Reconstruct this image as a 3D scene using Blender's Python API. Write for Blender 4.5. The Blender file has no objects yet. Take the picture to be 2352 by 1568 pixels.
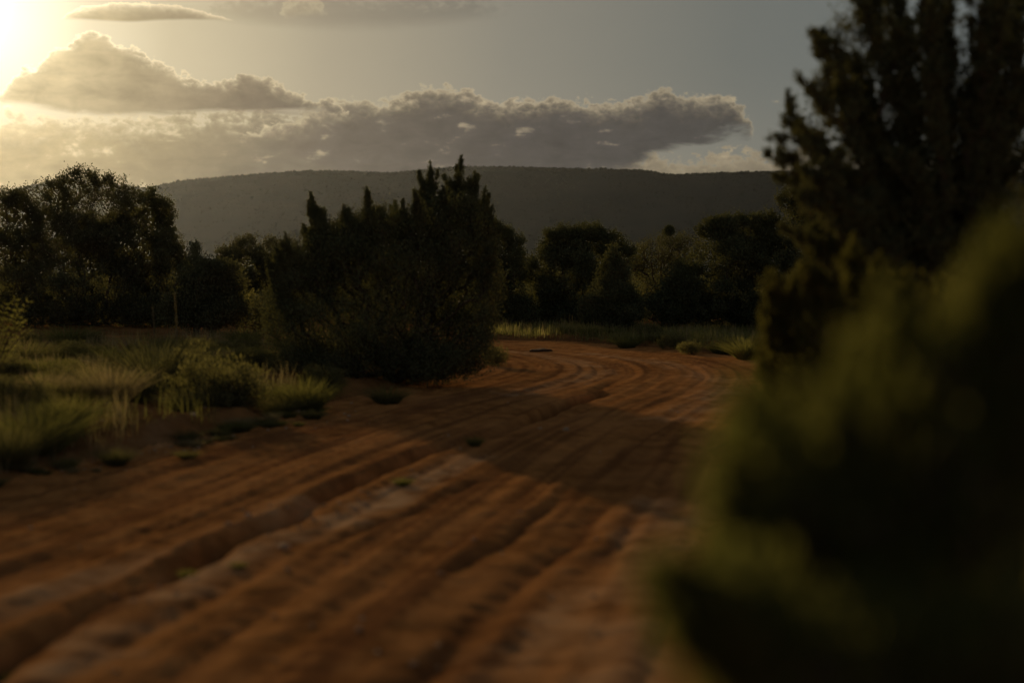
import bpy, math
import numpy as np
from math import radians as R
rng = np.random.default_rng(7)
scene = bpy.context.scene
COL = scene.collection

# ------------------------------------------------------------------ camera
F = 3267.0; W2, H2 = 1176.0, 784.0; HOR = 640.0; CAMH = 1.6     # photo measured on a 2352 x 1568 grid
PITCH = math.atan((H2 - HOR) / F)
cam_d = bpy.data.cameras.new('camera'); cam = bpy.data.objects.new('camera', cam_d); COL.objects.link(cam)
cam.location = (0, 0, CAMH); cam.rotation_euler = (math.pi/2 - PITCH, 0, 0)
cam_d.sensor_width = 36; cam_d.lens = 36 * F / 2352
cam_d.clip_start = 0.05; cam_d.clip_end = 20000
cam_d.dof.use_dof = True; cam_d.dof.focus_distance = 46; cam_d.dof.aperture_fstop = 1.0
scene.camera = cam

# ------------------------------------------------------------------ sun, exposure
SUN_AZ, SUN_EL = -21.5, 10.2          # degrees; azimuth from +Y towards +X
sd = bpy.data.lights.new('sun', 'SUN'); sun = bpy.data.objects.new('sun', sd); COL.objects.link(sun)
sd.energy = 5.0; sd.angle = R(0.6); sd.color = (1.0, 0.70, 0.38)
sun.rotation_euler = (math.pi/2 - R(SUN_EL), 0, math.pi - R(SUN_AZ)); sun.location = (-20, 50, 30)
scene.view_settings.view_transform = 'Standard'; scene.view_settings.look = 'None'
scene.view_settings.exposure = 0.0; scene.view_settings.gamma = 1.0
scene.render.engine = 'CYCLES'
scene.cycles.volume_bounces = 0; scene.cycles.max_bounces = 6; scene.cycles.transparent_max_bounces = 8

# ------------------------------------------------------------------ world: Nishita sky with procedural dusk clouds
world = bpy.data.worlds.new('World'); scene.world = world; world.use_nodes = True
NT = world.node_tree; NT.nodes.clear()
class G:
    """tiny node-graph writer"""
    def __init__(s, nt): s.nt = nt
    def new(s, t, **k):
        n = s.nt.nodes.new(t)
        for a, b in k.items(): setattr(n, a, b)
        return n
    def put(s, sock, v):
        if isinstance(v, bpy.types.NodeSocket): s.nt.links.new(v, sock)
        else: sock.default_value = v
    def m(s, op, a, b=0.0, c=0.0, clamp=False):
        n = s.new('ShaderNodeMath', operation=op, use_clamp=clamp)
        s.put(n.inputs[0], a); s.put(n.inputs[1], b); s.put(n.inputs[2], c)
        return n.outputs[0]
    def ss(s, v, a, b, lo=0.0, hi=1.0):
        n = s.new('ShaderNodeMapRange', interpolation_type='SMOOTHSTEP')
        s.put(n.inputs['Value'], v); s.put(n.inputs['From Min'], a); s.put(n.inputs['From Max'], b)
        s.put(n.inputs['To Min'], lo); s.put(n.inputs['To Max'], hi)
        return n.outputs[0]
    def vec(s, x, y, z=0.0):
        n = s.new('ShaderNodeCombineXYZ'); s.put(n.inputs[0], x); s.put(n.inputs[1], y); s.put(n.inputs[2], z); return n.outputs[0]
    def noise(s, v, scale, detail=6, rough=0.55, dist=0.0):
        n = s.new('ShaderNodeTexNoise'); s.put(n.inputs['Vector'], v)
        n.inputs['Scale'].default_value = scale; n.inputs['Detail'].default_value = detail
        n.inputs['Roughness'].default_value = rough; n.inputs['Distortion'].default_value = dist
        return n.outputs['Fac']
    def ramp(s, f, stops, interp='LINEAR'):
        n = s.new('ShaderNodeValToRGB'); cr = n.color_ramp; cr.interpolation = interp
        while len(cr.elements) < len(stops): cr.elements.new(0.5)
        for e, (p, c) in zip(cr.elements, sorted(stops, key=lambda q: q[0])): e.position = p; e.color = (*c, 1)
        s.put(n.inputs[0], f); return n.outputs[0]
    def mix(s, f, a, b, mode='MIX'):
        n = s.new('ShaderNodeMix', data_type='RGBA', blend_type=mode); n.clamp_result = False
        s.put(n.inputs[0], f)
        for i, v in ((6, a), (7, b)):
            if isinstance(v, tuple): v = (*v, 1)
            s.put(n.inputs[i], v)
        return n.outputs[2]
    def curve(s, v, x0, x1, y1, pts):
        n = s.new('ShaderNodeFloatCurve'); c = n.mapping.curves[0]
        pts = sorted((((x - x0)/(x1 - x0)), y/y1) for x, y in pts)
        c.points[0].location = pts[0]; c.points[1].location = pts[-1]
        for p in pts[1:-1]: c.points.new(*p)
        for p in c.points: p.handle_type = 'AUTO_CLAMPED'
        n.mapping.update()
        t = s.m('DIVIDE', s.m('SUBTRACT', v, x0), x1 - x0, clamp=True)
        s.put(n.inputs['Value'], t)
        return s.m('MULTIPLY', n.outputs[0], y1)
def AZ(x): return math.degrees(math.atan((x - W2)/F))
def EL(x, y): return math.degrees(math.atan((HOR - y)/F * math.cos(R(AZ(x)))))
def AE(pts): return [(AZ(x), EL(x, y)) for x, y in pts]

g = G(NT)
tc = g.new('ShaderNodeTexCoord'); sx = g.new('ShaderNodeSeparateXYZ'); NT.links.new(tc.outputs['Generated'], sx.inputs[0])
deg = 57.29578
az = g.m('MULTIPLY', g.m('ARCTAN2', sx.outputs[0], sx.outputs[1]), deg)
el = g.m('MULTIPLY', g.m('ARCSINE', sx.outputs[2]), deg)
AEv = g.vec(az, g.m('MULTIPLY', el, 1.6), 0.0)
n_big = g.m('SUBTRACT', g.noise(AEv, 0.16, 4, 0.5), 0.5)
n_mid = g.m('SUBTRACT', g.noise(AEv, 0.85, 9, 0.56, 0.35), 0.5)
n_fine = g.m('SUBTRACT', g.noise(AEv, 2.8, 8, 0.58, 0.5), 0.5)
vo = g.new('ShaderNodeTexVoronoi', feature='SMOOTH_F1'); vo.inputs['Scale'].default_value = 1.9; vo.inputs['Detail'].default_value = 3.0; vo.inputs['Roughness'].default_value = 0.6; vo.inputs['Smoothness'].default_value = 0.25
g.put(vo.inputs['Vector'], g.vec(g.m('ADD', az, g.m('MULTIPLY', n_mid, 0.9)), g.m('ADD', g.m('MULTIPLY', el, 1.5), g.m('MULTIPLY', n_fine, 0.6))))
n_puff = g.m('SUBTRACT', 0.42, vo.outputs['Distance'])
n_str = g.m('SUBTRACT', g.noise(g.vec(g.m('MULTIPLY', az, 0.35), g.m('MULTIPLY', el, 1.6), 3.0), 1.1, 6, 0.6, 0.6), 0.5)
sdir = (math.sin(R(SUN_AZ))*math.cos(R(SUN_EL)), math.cos(R(SUN_AZ))*math.cos(R(SUN_EL)), math.sin(R(SUN_EL)))
dt = g.new('ShaderNodeVectorMath', operation='DOT_PRODUCT'); NT.links.new(tc.outputs['Generated'], dt.inputs[0]); dt.inputs[1].default_value = sdir
theta = g.m('MULTIPLY', g.m('ARCCOSINE', g.m('MINIMUM', dt.outputs['Value'], 0.999999)), deg)
th = g.m('DIVIDE', theta, 90.0, clamp=True)
def thr(stops): return g.ramp(th, [(t/90, c) for t, c in stops])
sky_tex = g.new('ShaderNodeTexSky', sky_type='NISHITA', sun_disc=False, sun_elevation=R(SUN_EL), sun_rotation=R(SUN_AZ))
sky_tex.altitude = 1300; sky_tex.air_density = 1.2; sky_tex.dust_density = 3.0; sky_tex.ozone_density = 1.0
hsv = g.new('ShaderNodeHueSaturation'); hsv.inputs['Saturation'].default_value = 0.6; hsv.inputs['Value'].default_value = 0.025
NT.links.new(sky_tex.outputs[0], hsv.inputs['Color'])
SKYC = [(0, (2.6, 2.3, 1.7)), (2.5, (1.6, 1.38, .95)), (5, (.92, .78, .50)), (8, (.60, .50, .31)), (14, (.37, .315, .215)),
        (21, (.24, .222, .175)), (30, (.152, .158, .140)), (38, (.135, .150, .145)), (50, (.115, .13, .135)), (75, (.125, .145, .155)), (90, (.15, .175, .20))]  # widest-angle stops lie out of view, raised as fill on the near foliage
veil = thr(SKYC)
base = g.mix(0.85, hsv.outputs['Color'], veil)
# near the horizon slightly warmer and lighter
base = g.mix(g.ss(el, 9.0, 3.0, 0.0, 0.25), base, thr([(0, (1.2, .9, .5)), (10, (.5, .38, .2)), (22, (.33, .28, .2)), (45, (.22, .21, .18)), (90, (.17, .18, .19))]))
DARK = [(0, (1.5, 1.2, .7)), (3.5, (.80, .63, .35)), (7, (.41, .32, .185)), (11, (.215, .165, .108)), (15, (.130, .106, .082)), (22, (.074, .065, .059)),
        (30, (.068, .063, .058)), (45, (.10, .10, .095)), (90, (.14, .15, .16))]
RIM = [(0, (3.0, 2.6, 1.8)), (4, (2.0, 1.7, 1.1)), (8, (1.15, .95, .60)), (13, (.78, .64, .39)), (20, (.72, .58, .36)), (30, (.50, .41, .26)), (60, (.2, .18, .14)), (90, (.17, .17, .16))]
dark = thr(DARK); rimc = thr(RIM)
def layer(under, top, bot, amp, soft, rw, rim_gain, bsoft=0.5, alpha=1.0, namp=0.0, darkc=None, rimcol=None, patches=0.0, puff=1.0):
    """a cloud whose upper edge follows top(az), lit along that edge"""
    tp = g.curve(az, -40, 40, 16, top)
    bt = g.curve(az, -40, 40, 16, bot)
    n = g.m('ADD', g.m('ADD', g.m('MULTIPLY', n_mid, amp*2.2), g.m('MULTIPLY', n_fine, amp*0.9)), g.m('MULTIPLY', g.m('ADD', n_puff, 0.25), amp*puff))
    dT = g.m('ADD', g.m('SUBTRACT', tp, el), n)
    dB = g.m('ADD', g.m('SUBTRACT', el, bt), g.m('MULTIPLY', n_str, namp))
    a = g.m('MULTIPLY', g.ss(dT, 0.0, soft), g.ss(dB, 0.0, bsoft))
    a = g.m('MULTIPLY', a, alpha)
    rim = g.m('POWER', 2.718, g.m('DIVIDE', g.m('MULTIPLY', g.m('MAXIMUM', dT, 0.0), -1.0), rw))
    rim = g.m('ADD', g.m('MULTIPLY', rim, rim_gain), g.m('MULTIPLY', g.ss(g.m('ADD', n_mid, g.m('MULTIPLY', n_str, 0.8)), 0.10, 0.30), patches), clamp=True)
    dk = g.new('ShaderNodeVectorMath', operation='SCALE'); g.put(dk.inputs[0], darkc or dark); g.put(dk.inputs['Scale'], g.m('ADD', 1.0, g.m('ADD', g.m('MULTIPLY', n_mid, .8), g.m('MULTIPLY', n_str, .5))))
    c = g.mix(rim, dk.outputs[0], rimcol or rimc)
    return g.mix(a, under, c)
OUT = 0.0
# thin grey wash high up
wash = layer(base, AE([(-2000, -60), (400, 20), (560, -30), (1000, -40), (1300, 10), (1700, -60), (3000, -60)]),
             AE([(-2000, 40), (300, 30), (560, 70), (800, 85), (1100, 60), (1400, 0), (3000, -60)]), 0.6, 0.8, 0.3, 0.1, 0.7, 0.35, 0.5)
# small bright puffs at the top
p1 = layer(wash, AE([(-2000, 300), (560, 300), (640, 40), (690, -30), (745, 0), (770, 60), (840, 300), (3000, 300)]),
           AE([(-2000, 60), (640, 55), (760, 48), (3000, 60)]), 0.9, 0.35, 1.2, 0.75, 0.3, 0.55, 0.3)
# lens-shaped cloud
p2 = layer(p1, AE([(-2000, 300), (60, 120), (140, 50), (200, 20), (310, 9), (420, 16), (500, 36), (545, 52), (620, 90), (3000, 300)]),
           AE([(-2000, 48), (140, 52), (280, 60), (400, 55), (560, 56), (3000, 56)]), 0.12, 0.06, 0.13, 0.95, 0.14, 1.0, 0.12)
# low far bank of broken cloud along the ridge
low = layer(p2, AE([(-2000, 220), (0, 236), (300, 246), (500, 232), (760, 226), (900, 300), (1200, 330), (1390, 350), (1450, 318), (1560, 345), (1640, 330), (1740, 322), (1850, 326), (2352, 330), (3000, 350)]),
            [(-40, 0), (40, 0)], 0.75, 0.35, 0.4, 0.6, 0.2, 0.95, 0.2,
            darkc=thr([(0, (1.5, 1.15, .62)), (6, (.54, .41, .21)), (9, (.30, .23, .125)), (13, (.155, .125, .088)), (20, (.11, .095, .078)), (28, (.19, .155, .105)), (45, (.22, .19, .14)), (90, (.16, .17, .17))]), patches=0.42)
# long bank in the middle
mid = layer(low, AE([(-2000, 330), (420, 330), (560, 300), (700, 250), (760, 232), (800, 218), (900, 214), (990, 188), (1060, 192), (1110, 214), (1200, 218), (1290, 208), (1360, 222), (1430, 220), (1490, 206), (1520, 184), (1560, 212), (1650, 208), (1710, 250), (1745, 340), (1800, 460), (3000, 460)]),
            AE([(-2000, 300), (420, 300), (600, 340), (760, 400), (900, 460), (1300, 460), (1380, 420), (1460, 392), (1560, 356), (1640, 336), (1700, 322), (3000, 315)]),
            0.44, 0.22, 0.24, 1.0, 0.55, 1.0, 1.6, patches=0.34)
# small far wisps right of the bank
w2 = layer(mid, AE([(-2000, 420), (1690, 420), (1735, 232), (1790, 228), (1830, 240), (1900, 420), (3000, 420)]),
           AE([(-2000, 240), (1735, 241), (1800, 243), (3000, 240)]), 0.3, 0.2, 1.0, 0.8, 0.15, 0.6, 0.2)
# the great wedge by the sun
big = layer(w2, AE([(-2000, 150), (-300, 190), (-60, 225), (0, 205), (50, 160), (110, 128), (150, 100), (190, 76), (222, 60), (250, 70), (290, 96), (340, 116), (400, 152), (470, 178), (530, 180), (575, 158), (620, 176), (660, 200), (720, 216), (770, 232), (820, 280), (880, 420), (3000, 420)]),
            AE([(-2000, 250), (0, 245), (90, 252), (200, 270), (400, 272), (560, 268), (700, 268), (780, 274), (3000, 280)]),
            0.34, 0.09, 0.15, 1.0, 0.32, 1.0, 0.7, patches=0.0)
# overhead, out of view, toned for ambient fill and contrast: invented cloud deck
fill_deck = g.mix(g.ss(el, 16.0, 40.0), big, g.mix(g.ss(n_big, -0.15, 0.2), (.055, .060, .070), (.092, .094, .100)))
sc = g.new('ShaderNodeVectorMath', operation='SCALE'); NT.links.new(fill_deck, sc.inputs[0]); sc.inputs['Scale'].default_value = 10.0
bg = g.new('ShaderNodeBackground'); NT.links.new(sc.outputs[0], bg.inputs['Color']); bg.inputs['Strength'].default_value = 0.1
wo = g.new('ShaderNodeOutputWorld'); NT.links.new(bg.outputs[0], wo.inputs['Surface'])

# ------------------------------------------------------------------ helpers
cp, sp_ = math.cos(PITCH), math.sin(PITCH)
def at(px, py, Y):
    """world X and Z of the photo pixel at depth Y"""
    u = (px - W2)/F; v = -(py - H2)/F
    dy = cp + v*sp_; dz = v*cp - sp_
    return u*Y/dy, CAMH + dz*Y/dy
def gp(px, py, h=0.0):
    """ground point under the photo pixel"""
    u = (px - W2)/F; v = -(py - H2)/F
    dy = cp + v*sp_; dz = v*cp - sp_
    t = (h - CAMH)/dz
    return np.array([u*t, dy*t])
def tag(o, label=None, cat=None, group=None, kind=None):
    if label: o['label'] = label
    if cat: o['category'] = cat
    if group: o['group'] = group
    if kind: o['kind'] = kind
    return o
def mesh_np(name, V, Fq, mat, smooth=False, attrs=None):
    me = bpy.data.meshes.new(name); n = len(V); k = Fq.shape[1]; nf = len(Fq)
    me.vertices.add(n); me.vertices.foreach_set('co', np.ascontiguousarray(V, np.float32).ravel())
    me.loops.add(nf*k); me.loops.foreach_set('vertex_index', np.ascontiguousarray(Fq, np.int32).ravel())
    me.polygons.add(nf); me.polygons.foreach_set('loop_start', np.arange(0, nf*k, k, dtype=np.int32))
    if smooth: me.polygons.foreach_set('use_smooth', np.ones(nf, bool))
    me.update(calc_edges=True)
    if attrs:
        for a, v in attrs.items():
            at_ = me.attributes.new(a, 'FLOAT', 'POINT'); at_.data.foreach_set('value', np.ascontiguousarray(v, np.float32))
    me.materials.append(mat); return me
def link(name, me, parent=None, loc=(0, 0, 0)):
    o = bpy.data.objects.new(name, me); COL.objects.link(o); o.location = loc
    if parent is not None: o.parent = parent
    return o
def unit(v): return v/np.maximum(np.linalg.norm(v, axis=-1, keepdims=True), 1e-9)
def vnoise(x, y, seed):
    """smooth value noise, numpy"""
    r = np.random.default_rng(seed).random((256, 256))
    xi = np.floor(x).astype(int); yi = np.floor(y).astype(int); fx = x - xi; fy = y - yi
    fx = fx*fx*(3 - 2*fx); fy = fy*fy*(3 - 2*fy)
    a = r[xi & 255, yi & 255]; b = r[(xi+1) & 255, yi & 255]; c = r[xi & 255, (yi+1) & 255]; d = r[(xi+1) & 255, (yi+1) & 255]
    return (a*(1-fx) + b*fx)*(1-fy) + (c*(1-fx) + d*fx)*fy - 0.5
def fbm(x, y, seed, oct=4, gain=0.5):
    s = 0; a = 1
    for i in range(oct): s = s + a*vnoise(x*2**i + 17.3*i, y*2**i + 5.1*i, seed+i); a *= gain
    return s
def catmull(P, n=24):
    P = np.asarray(P, float); Q = np.vstack([2*P[0]-P[1], P, 2*P[-1]-P[-2]]); out = []
    for i in range(1, len(Q)-2):
        t = np.linspace(0, 1, n, endpoint=False)[:, None]
        out.append(0.5*((2*Q[i]) + (-Q[i-1]+Q[i+1])*t + (2*Q[i-1]-5*Q[i]+4*Q[i+1]-Q[i+2])*t**2 + (-Q[i-1]+3*Q[i]-3*Q[i+1]+Q[i+2])*t**3))
    out.append(P[-1:]); return np.vstack(out)
def poly_dist(X, Y, L):
    """signed lateral distance (positive = right of travel) and arc position to polyline L"""
    A = L[:-1]; B = L[1:]; D = B - A; ln = np.linalg.norm(D, axis=1); cum = np.concatenate([[0], np.cumsum(ln)[:-1]])
    best = np.full(X.shape, 1e9); sg = np.zeros(X.shape); tt = np.zeros(X.shape)
    for a, d, l, c in zip(A, D, ln, cum):
        if l < 1e-9: continue
        px = X - a[0]; py = Y - a[1]; t = np.clip((px*d[0]+py*d[1])/l/l, 0, 1)
        qx = px - t*d[0]; qy = py - t*d[1]; dist = np.hypot(qx, qy)
        m = dist < best
        best = np.where(m, dist, best); sg = np.where(m, np.sign(px*d[1]-py*d[0]), sg); tt = np.where(m, c + t*l, tt)
    return best*sg, tt

# ------------------------------------------------------------------ materials
def material(name):
    m = bpy.data.materials.new(name); m.use_nodes = True; m.node_tree.nodes.clear(); return m, G(m.node_tree)
def foliage(name, ca, cb, trans=0.35, scale=1.5):
    m, q = material(name)
    tcn = q.new('ShaderNodeTexCoord'); geo = q.new('ShaderNodeNewGeometry')
    f = q.m('ADD', q.m('MULTIPLY', q.noise(tcn.outputs['Object'], scale, 3), 0.9), q.m('MULTIPLY', geo.outputs['Random Per Island'], 0.5))
    c = q.mix(q.ss(f, 0.35, 1.0), ca, cb)
    d = q.new('ShaderNodeBsdfDiffuse'); q.put(d.inputs['Color'], c)
    t = q.new('ShaderNodeBsdfTranslucent'); q.put(t.inputs['Color'], q.mix(0.5, c, (.16, .15, .02)))
    x = q.new('ShaderNodeMixShader'); x.inputs[0].default_value = trans
    q.nt.links.new(d.outputs[0], x.inputs[1]); q.nt.links.new(t.outputs[0], x.inputs[2])
    o = q.new('ShaderNodeOutputMaterial'); q.nt.links.new(x.outputs[0], o.inputs['Surface']); return m
def plain(name, ca, cb, scale=8, rough=0.85, bump=0.0):
    m, q = material(name); tcn = q.new('ShaderNodeTexCoord')
    n = q.noise(tcn.outputs['Object'], scale, 6)
    d = q.new('ShaderNodeBsdfPrincipled'); q.put(d.inputs['Base Color'], q.mix(q.ss(n, 0.35, 0.65), ca, cb))
    d.inputs['Roughness'].default_value = rough; d.inputs['Specular IOR Level'].default_value = 0.03
    if bump:
        b = q.new('ShaderNodeBump'); b.inputs['Strength'].default_value = 0.8; b.inputs['Distance'].default_value = bump
        q.put(b.inputs['Height'], n); q.put(d.inputs['Normal'], b.outputs[0])
    o = q.new('ShaderNodeOutputMaterial'); q.nt.links.new(d.outputs[0], o.inputs['Surface']); return m
M_JUN = foliage('juniper_foliage', (.054, .066, .034), (.118, .124, .060), 0.14)
M_OAK = foliage('oak_foliage', (.054, .062, .034), (.118, .118, .060), 0.22)
M_NEAR = foliage('near_foliage', (.046, .050, .018), (.095, .090, .028), 0.30)
M_SHR = foliage('shrub_foliage', (.070, .074, .034), (.165, .150, .070), 0.38)
M_GRN = foliage('green_tussock', (.065, .078, .026), (.160, .158, .058), 0.42)
M_DRY = foliage('dry_grass', (.17, .13, .068), (.40, .31, .17), 0.40)
M_VERGE_LIT = foliage('sunlit_verge_grass', (.13, .14, .045), (.27, .25, .095), 0.5)  # brighter than the other green grass: direct sun put into the colour
M_STALK = foliage('dry_stalk', (.12, .10, .06), (.20, .165, .10), 0.2, 8)
M_BARK = plain('bark', (.045, .032, .022), (.10, .075, .055), 12, 0.9, 0.01)
M_DEAD = plain('dead_wood', (.10, .085, .070), (.20, .17, .14), 12, 0.9, 0.005)
M_ROCK = plain('pale_rock', (.34, .23, .14), (.50, .36, .24), 14, 0.85, 0.01)
M_CLOD = plain('earth_clod', (.05, .028, .016), (.09, .05, .03), 18, 0.95, 0.01)

def ground_mat(name, road):
    m, q = material(name)
    tcn = q.new('ShaderNodeTexCoord'); P = tcn.outputs['Object']
    al = q.new('ShaderNodeAttribute', attribute_name='pale'); st = q.new('ShaderNodeAttribute', attribute_name='streak')
    n1 = q.noise(P, 0.5, 5); n2 = q.noise(P, 3.0, 8, 0.65); n3 = q.noise(P, 26.0, 6, 0.7)
    c = q.mix(q.ss(n2, 0.35, 0.68), (.235, .100, .030), (.46, .208, .066))
    c = q.mix(q.m('MULTIPLY', q.ss(n1, 0.40, 0.65), 0.5), c, (.46, .215, .075))
    c = q.mix(q.m('MULTIPLY', q.ss(n3, 0.55, 0.75), 0.35), c, (.50, .28, .15))
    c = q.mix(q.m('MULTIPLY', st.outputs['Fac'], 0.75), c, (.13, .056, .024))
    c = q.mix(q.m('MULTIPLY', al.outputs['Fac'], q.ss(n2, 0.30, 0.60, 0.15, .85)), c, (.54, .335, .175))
    if not road: c = q.mix(0.5, c, (.05, .036, .018))
    d = q.new('ShaderNodeBsdfDiffuse'); q.put(d.inputs['Color'], c); d.inputs['Roughness'].default_value = 0.6
    b = q.new('ShaderNodeBump'); b.inputs['Strength'].default_value = 0.7; b.inputs['Distance'].default_value = 0.012
    q.put(b.inputs['Height'], q.m('ADD', n3, q.m('MULTIPLY', n2, 1.5))); q.put(d.inputs['Normal'], b.outputs[0])
    o = q.new('ShaderNodeOutputMaterial'); q.nt.links.new(d.outputs[0], o.inputs['Surface']); return m
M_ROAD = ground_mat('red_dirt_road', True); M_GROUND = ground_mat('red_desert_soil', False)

# ------------------------------------------------------------------ terrain with the rutted road
RD = .33
CENTRE = catmull([(-4.6, -6), (-3.3, 0), (-2.2, 5.5), (-1.35, 10), (-0.55, 14), (0.35, 17.5), (1.4, 21), (2.05, 24.5), (1.9, 28), (0.6, 32), (-1.8, 34.8), (-6, 37), (-14, 38), (-40, 37)], 16)
HALF = 2.75
RUTS = [  # pixels of the photo laid down on the flat ground, width m, depth m, sharpness side
    ([(-260, 1660), (60, 1480), (250, 1380), (430, 1290), (560, 1225), (760, 1130), (900, 1065), (1100, 1000), (1230, 955), (1380, 905)], .14, .27, 2),
    ([(-300, 1400), (0, 1312), (300, 1232), (480, 1180), (700, 1100), (900, 1045), (1000, 1015)], .15, .055, 1),
    ([(-300, 1240), (0, 1165), (300, 1100), (600, 1030), (850, 985)], .14, .03, 1),
    ([(300, 1620), (520, 1440), (640, 1345), (760, 1250), (1000, 1140), (1130, 1088), (1260, 1020)], .10, .045, 1),
    ([(640, 1640), (700, 1568), (900, 1400), (1150, 1240), (1330, 1120), (1420, 1050)], .11, .05, 1),
    ([(860, 1640), (920, 1568), (1100, 1400), (1350, 1200), (1440, 1110)], .12, .055, 1),
    ([(480, 1640), (560, 1568), (700, 1440), (900, 1310), (1120, 1180)], .08, .035, 1),
    ([(1000, 1640), (1060, 1568), (1180, 1450), (1300, 1330), (1500, 1140), (1560, 1050)], .12, .04, 1),
    ([(900, 1660), (1050, 1500), (1230, 1320), (1400, 1140), (1470, 1050)], .50, .10, 1),
    ([(-300, 1560), (0, 1440), (250, 1340), (420, 1275)], .22, .05, 1),
    ([(1560, 985), (1650, 930), (1650, 872), (1530, 832), (1350, 808), (1150, 790)], .35, .06, 0),
    ([(1100, 930), (1230, 900), (1340, 868), (1360, 846), (1290, 822), (1200, 806), (1120, 797)], .35, .06, 0)]
RUTS = [(catmull([gp(*p) for p in pts], 8), w, dp, s) for pts, w, dp, s in RUTS]
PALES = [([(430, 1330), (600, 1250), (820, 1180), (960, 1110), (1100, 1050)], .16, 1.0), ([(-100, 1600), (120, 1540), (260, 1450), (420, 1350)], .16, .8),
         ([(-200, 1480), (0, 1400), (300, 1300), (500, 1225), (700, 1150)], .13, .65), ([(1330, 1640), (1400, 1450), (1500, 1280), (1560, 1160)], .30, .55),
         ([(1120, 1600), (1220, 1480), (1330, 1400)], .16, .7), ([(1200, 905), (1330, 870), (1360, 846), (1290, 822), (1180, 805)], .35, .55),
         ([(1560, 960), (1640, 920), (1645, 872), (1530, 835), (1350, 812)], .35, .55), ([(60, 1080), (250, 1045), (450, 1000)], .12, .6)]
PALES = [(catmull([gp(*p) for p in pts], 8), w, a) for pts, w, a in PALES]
def axis(segs):
    out = []
    for a, b, st in segs: out.append(np.arange(a, b, st))
    return np.concatenate(out + [[segs[-1][1]]])
def geom(a, b, n): return a*(b/a)**np.linspace(0, 1, n)
xp = axis([(-16, -7, .14), (-7, 6.5, .045), (6.5, 14, .2)])
XS = np.concatenate([-geom(16.2, 4000, 34)[::-1], xp, geom(14.2, 4000, 34)])
YS = np.concatenate([-geom(3.2, 3000, 14)[::-1], np.arange(-3, 3.2, .3), axis([(3.3, 12, .035), (12, 24, .06), (24, 42, .10), (42, 60, .5)]), geom(60.5, 6000, 44)])
def height(X, Y):
    X = np.asarray(X, float); Y = np.asarray(Y, float); sh = X.shape; X = X.ravel(); Y = Y.ravel()
    near = (np.abs(X) < 18) & (Y > -8) & (Y < 52)
    s = np.full(X.shape, 99.0); t = np.zeros(X.shape)
    s[near], t[near] = poly_dist(X[near], Y[near], CENTRE)
    far = np.hypot(X, Y)
    H = 0.5*fbm(X*.01, Y*.01, 3, 3)*np.clip((far - 60)/200, 0, 1)*.8
    edge = HALF + 0.35*vnoise(t*.35, s*0 + 3, 9)*2 + 0.18*vnoise(t*1.7, s*0, 10)
    off = np.abs(s) - edge
    sm = np.clip(off/0.45, 0, 1); sm = sm*sm*(3 - 2*sm)
    left = (s < 0)
    H = H + sm*np.where(left, .13, .10) + np.clip(off, 0, 30)*0.006
    H = H + sm*(fbm(X*.9, Y*.9, 21, 5, .6)*.18)*np.clip(1 - (far-60)/60, 0.3, 1)
    road = 1 - sm
    pale = np.zeros(X.shape); streak = np.zeros(X.shape)
    r = near & (off < 0.6)
    if r.any():
        x, y, ss_, tt = X[r], Y[r], s[r], t[r]; h = np.zeros(x.shape)
        h += fbm(tt*.12, ss_*2.6, 31, 3)*.034 + fbm(tt*.22, ss_*12, 41, 3)*.026 + fbm(tt*.4, ss_*27, 45, 2)*.012
        h += fbm(x*7, y*7, 51, 4, .7)*.009 + fbm(x*.5, y*.5, 61, 2)*.03
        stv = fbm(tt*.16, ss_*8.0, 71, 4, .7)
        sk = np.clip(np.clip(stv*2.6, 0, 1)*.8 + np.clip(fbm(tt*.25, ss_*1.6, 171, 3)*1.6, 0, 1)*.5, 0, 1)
        for L, w, dp, kind in RUTS:
            dd, ll = poly_dist(x, y, L)
            wob = vnoise(ll*1.1, dd*0+1+w*70, 81)*.14 + vnoise(ll*4.3, dd*0+1+w*70, 82)*.04; w = w*.72
            e = (dd + wob)/w
            prof = np.exp(-np.clip(e, 0, 9)**2*0.8)*(e >= 0) + np.exp(-(e*2.2)**2)*(e < 0) if kind else np.exp(-e**2)
            m = np.clip(.25 + 1.5*(vnoise(ll*.55, dd*0+7+w*50, 91) + .45) + .5*vnoise(ll*2.1, dd*0+3+w*90, 93), .05, 1.3)
            dp = dp*RD; h -= dp*prof*m
            if kind == 2:
                jag = vnoise(ll*3.2, dd*0+5, 95)*.9 + vnoise(ll*9, dd*0+5, 96)*.5; e2 = e + jag
                h -= dp*.5*np.clip(e2*2 + .5, 0, 1)*np.exp(-np.clip(e2, 0, 20)*.8)
            h += dp*.35*np.exp(-((e + 1.5)/.8)**2)*m*(kind > 0)
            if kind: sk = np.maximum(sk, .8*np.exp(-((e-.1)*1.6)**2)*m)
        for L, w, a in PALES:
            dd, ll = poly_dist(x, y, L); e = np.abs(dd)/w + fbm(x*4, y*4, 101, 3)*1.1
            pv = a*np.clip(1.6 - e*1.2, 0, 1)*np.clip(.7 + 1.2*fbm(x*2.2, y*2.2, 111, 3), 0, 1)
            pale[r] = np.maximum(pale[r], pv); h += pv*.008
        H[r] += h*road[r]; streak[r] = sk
    return H.reshape(sh), s.reshape(sh), edge.reshape(sh), pale.reshape(sh), streak.reshape(sh)
GX, GY = np.meshgrid(XS, YS)
HZ, SS, ED, PA, STK = height(GX, GY)
nx, ny = len(XS), len(YS)
V = np.stack([GX, GY, HZ], -1).reshape(-1, 3)
I = np.arange(nx*ny).reshape(ny, nx)
Q = np.stack([I[:-1, :-1], I[:-1, 1:], I[1:, 1:], I[1:, :-1]], -1).reshape(-1, 4)
inroad = (np.abs(SS) - ED < 0.12).reshape(-1)[Q].all(1)
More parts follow.
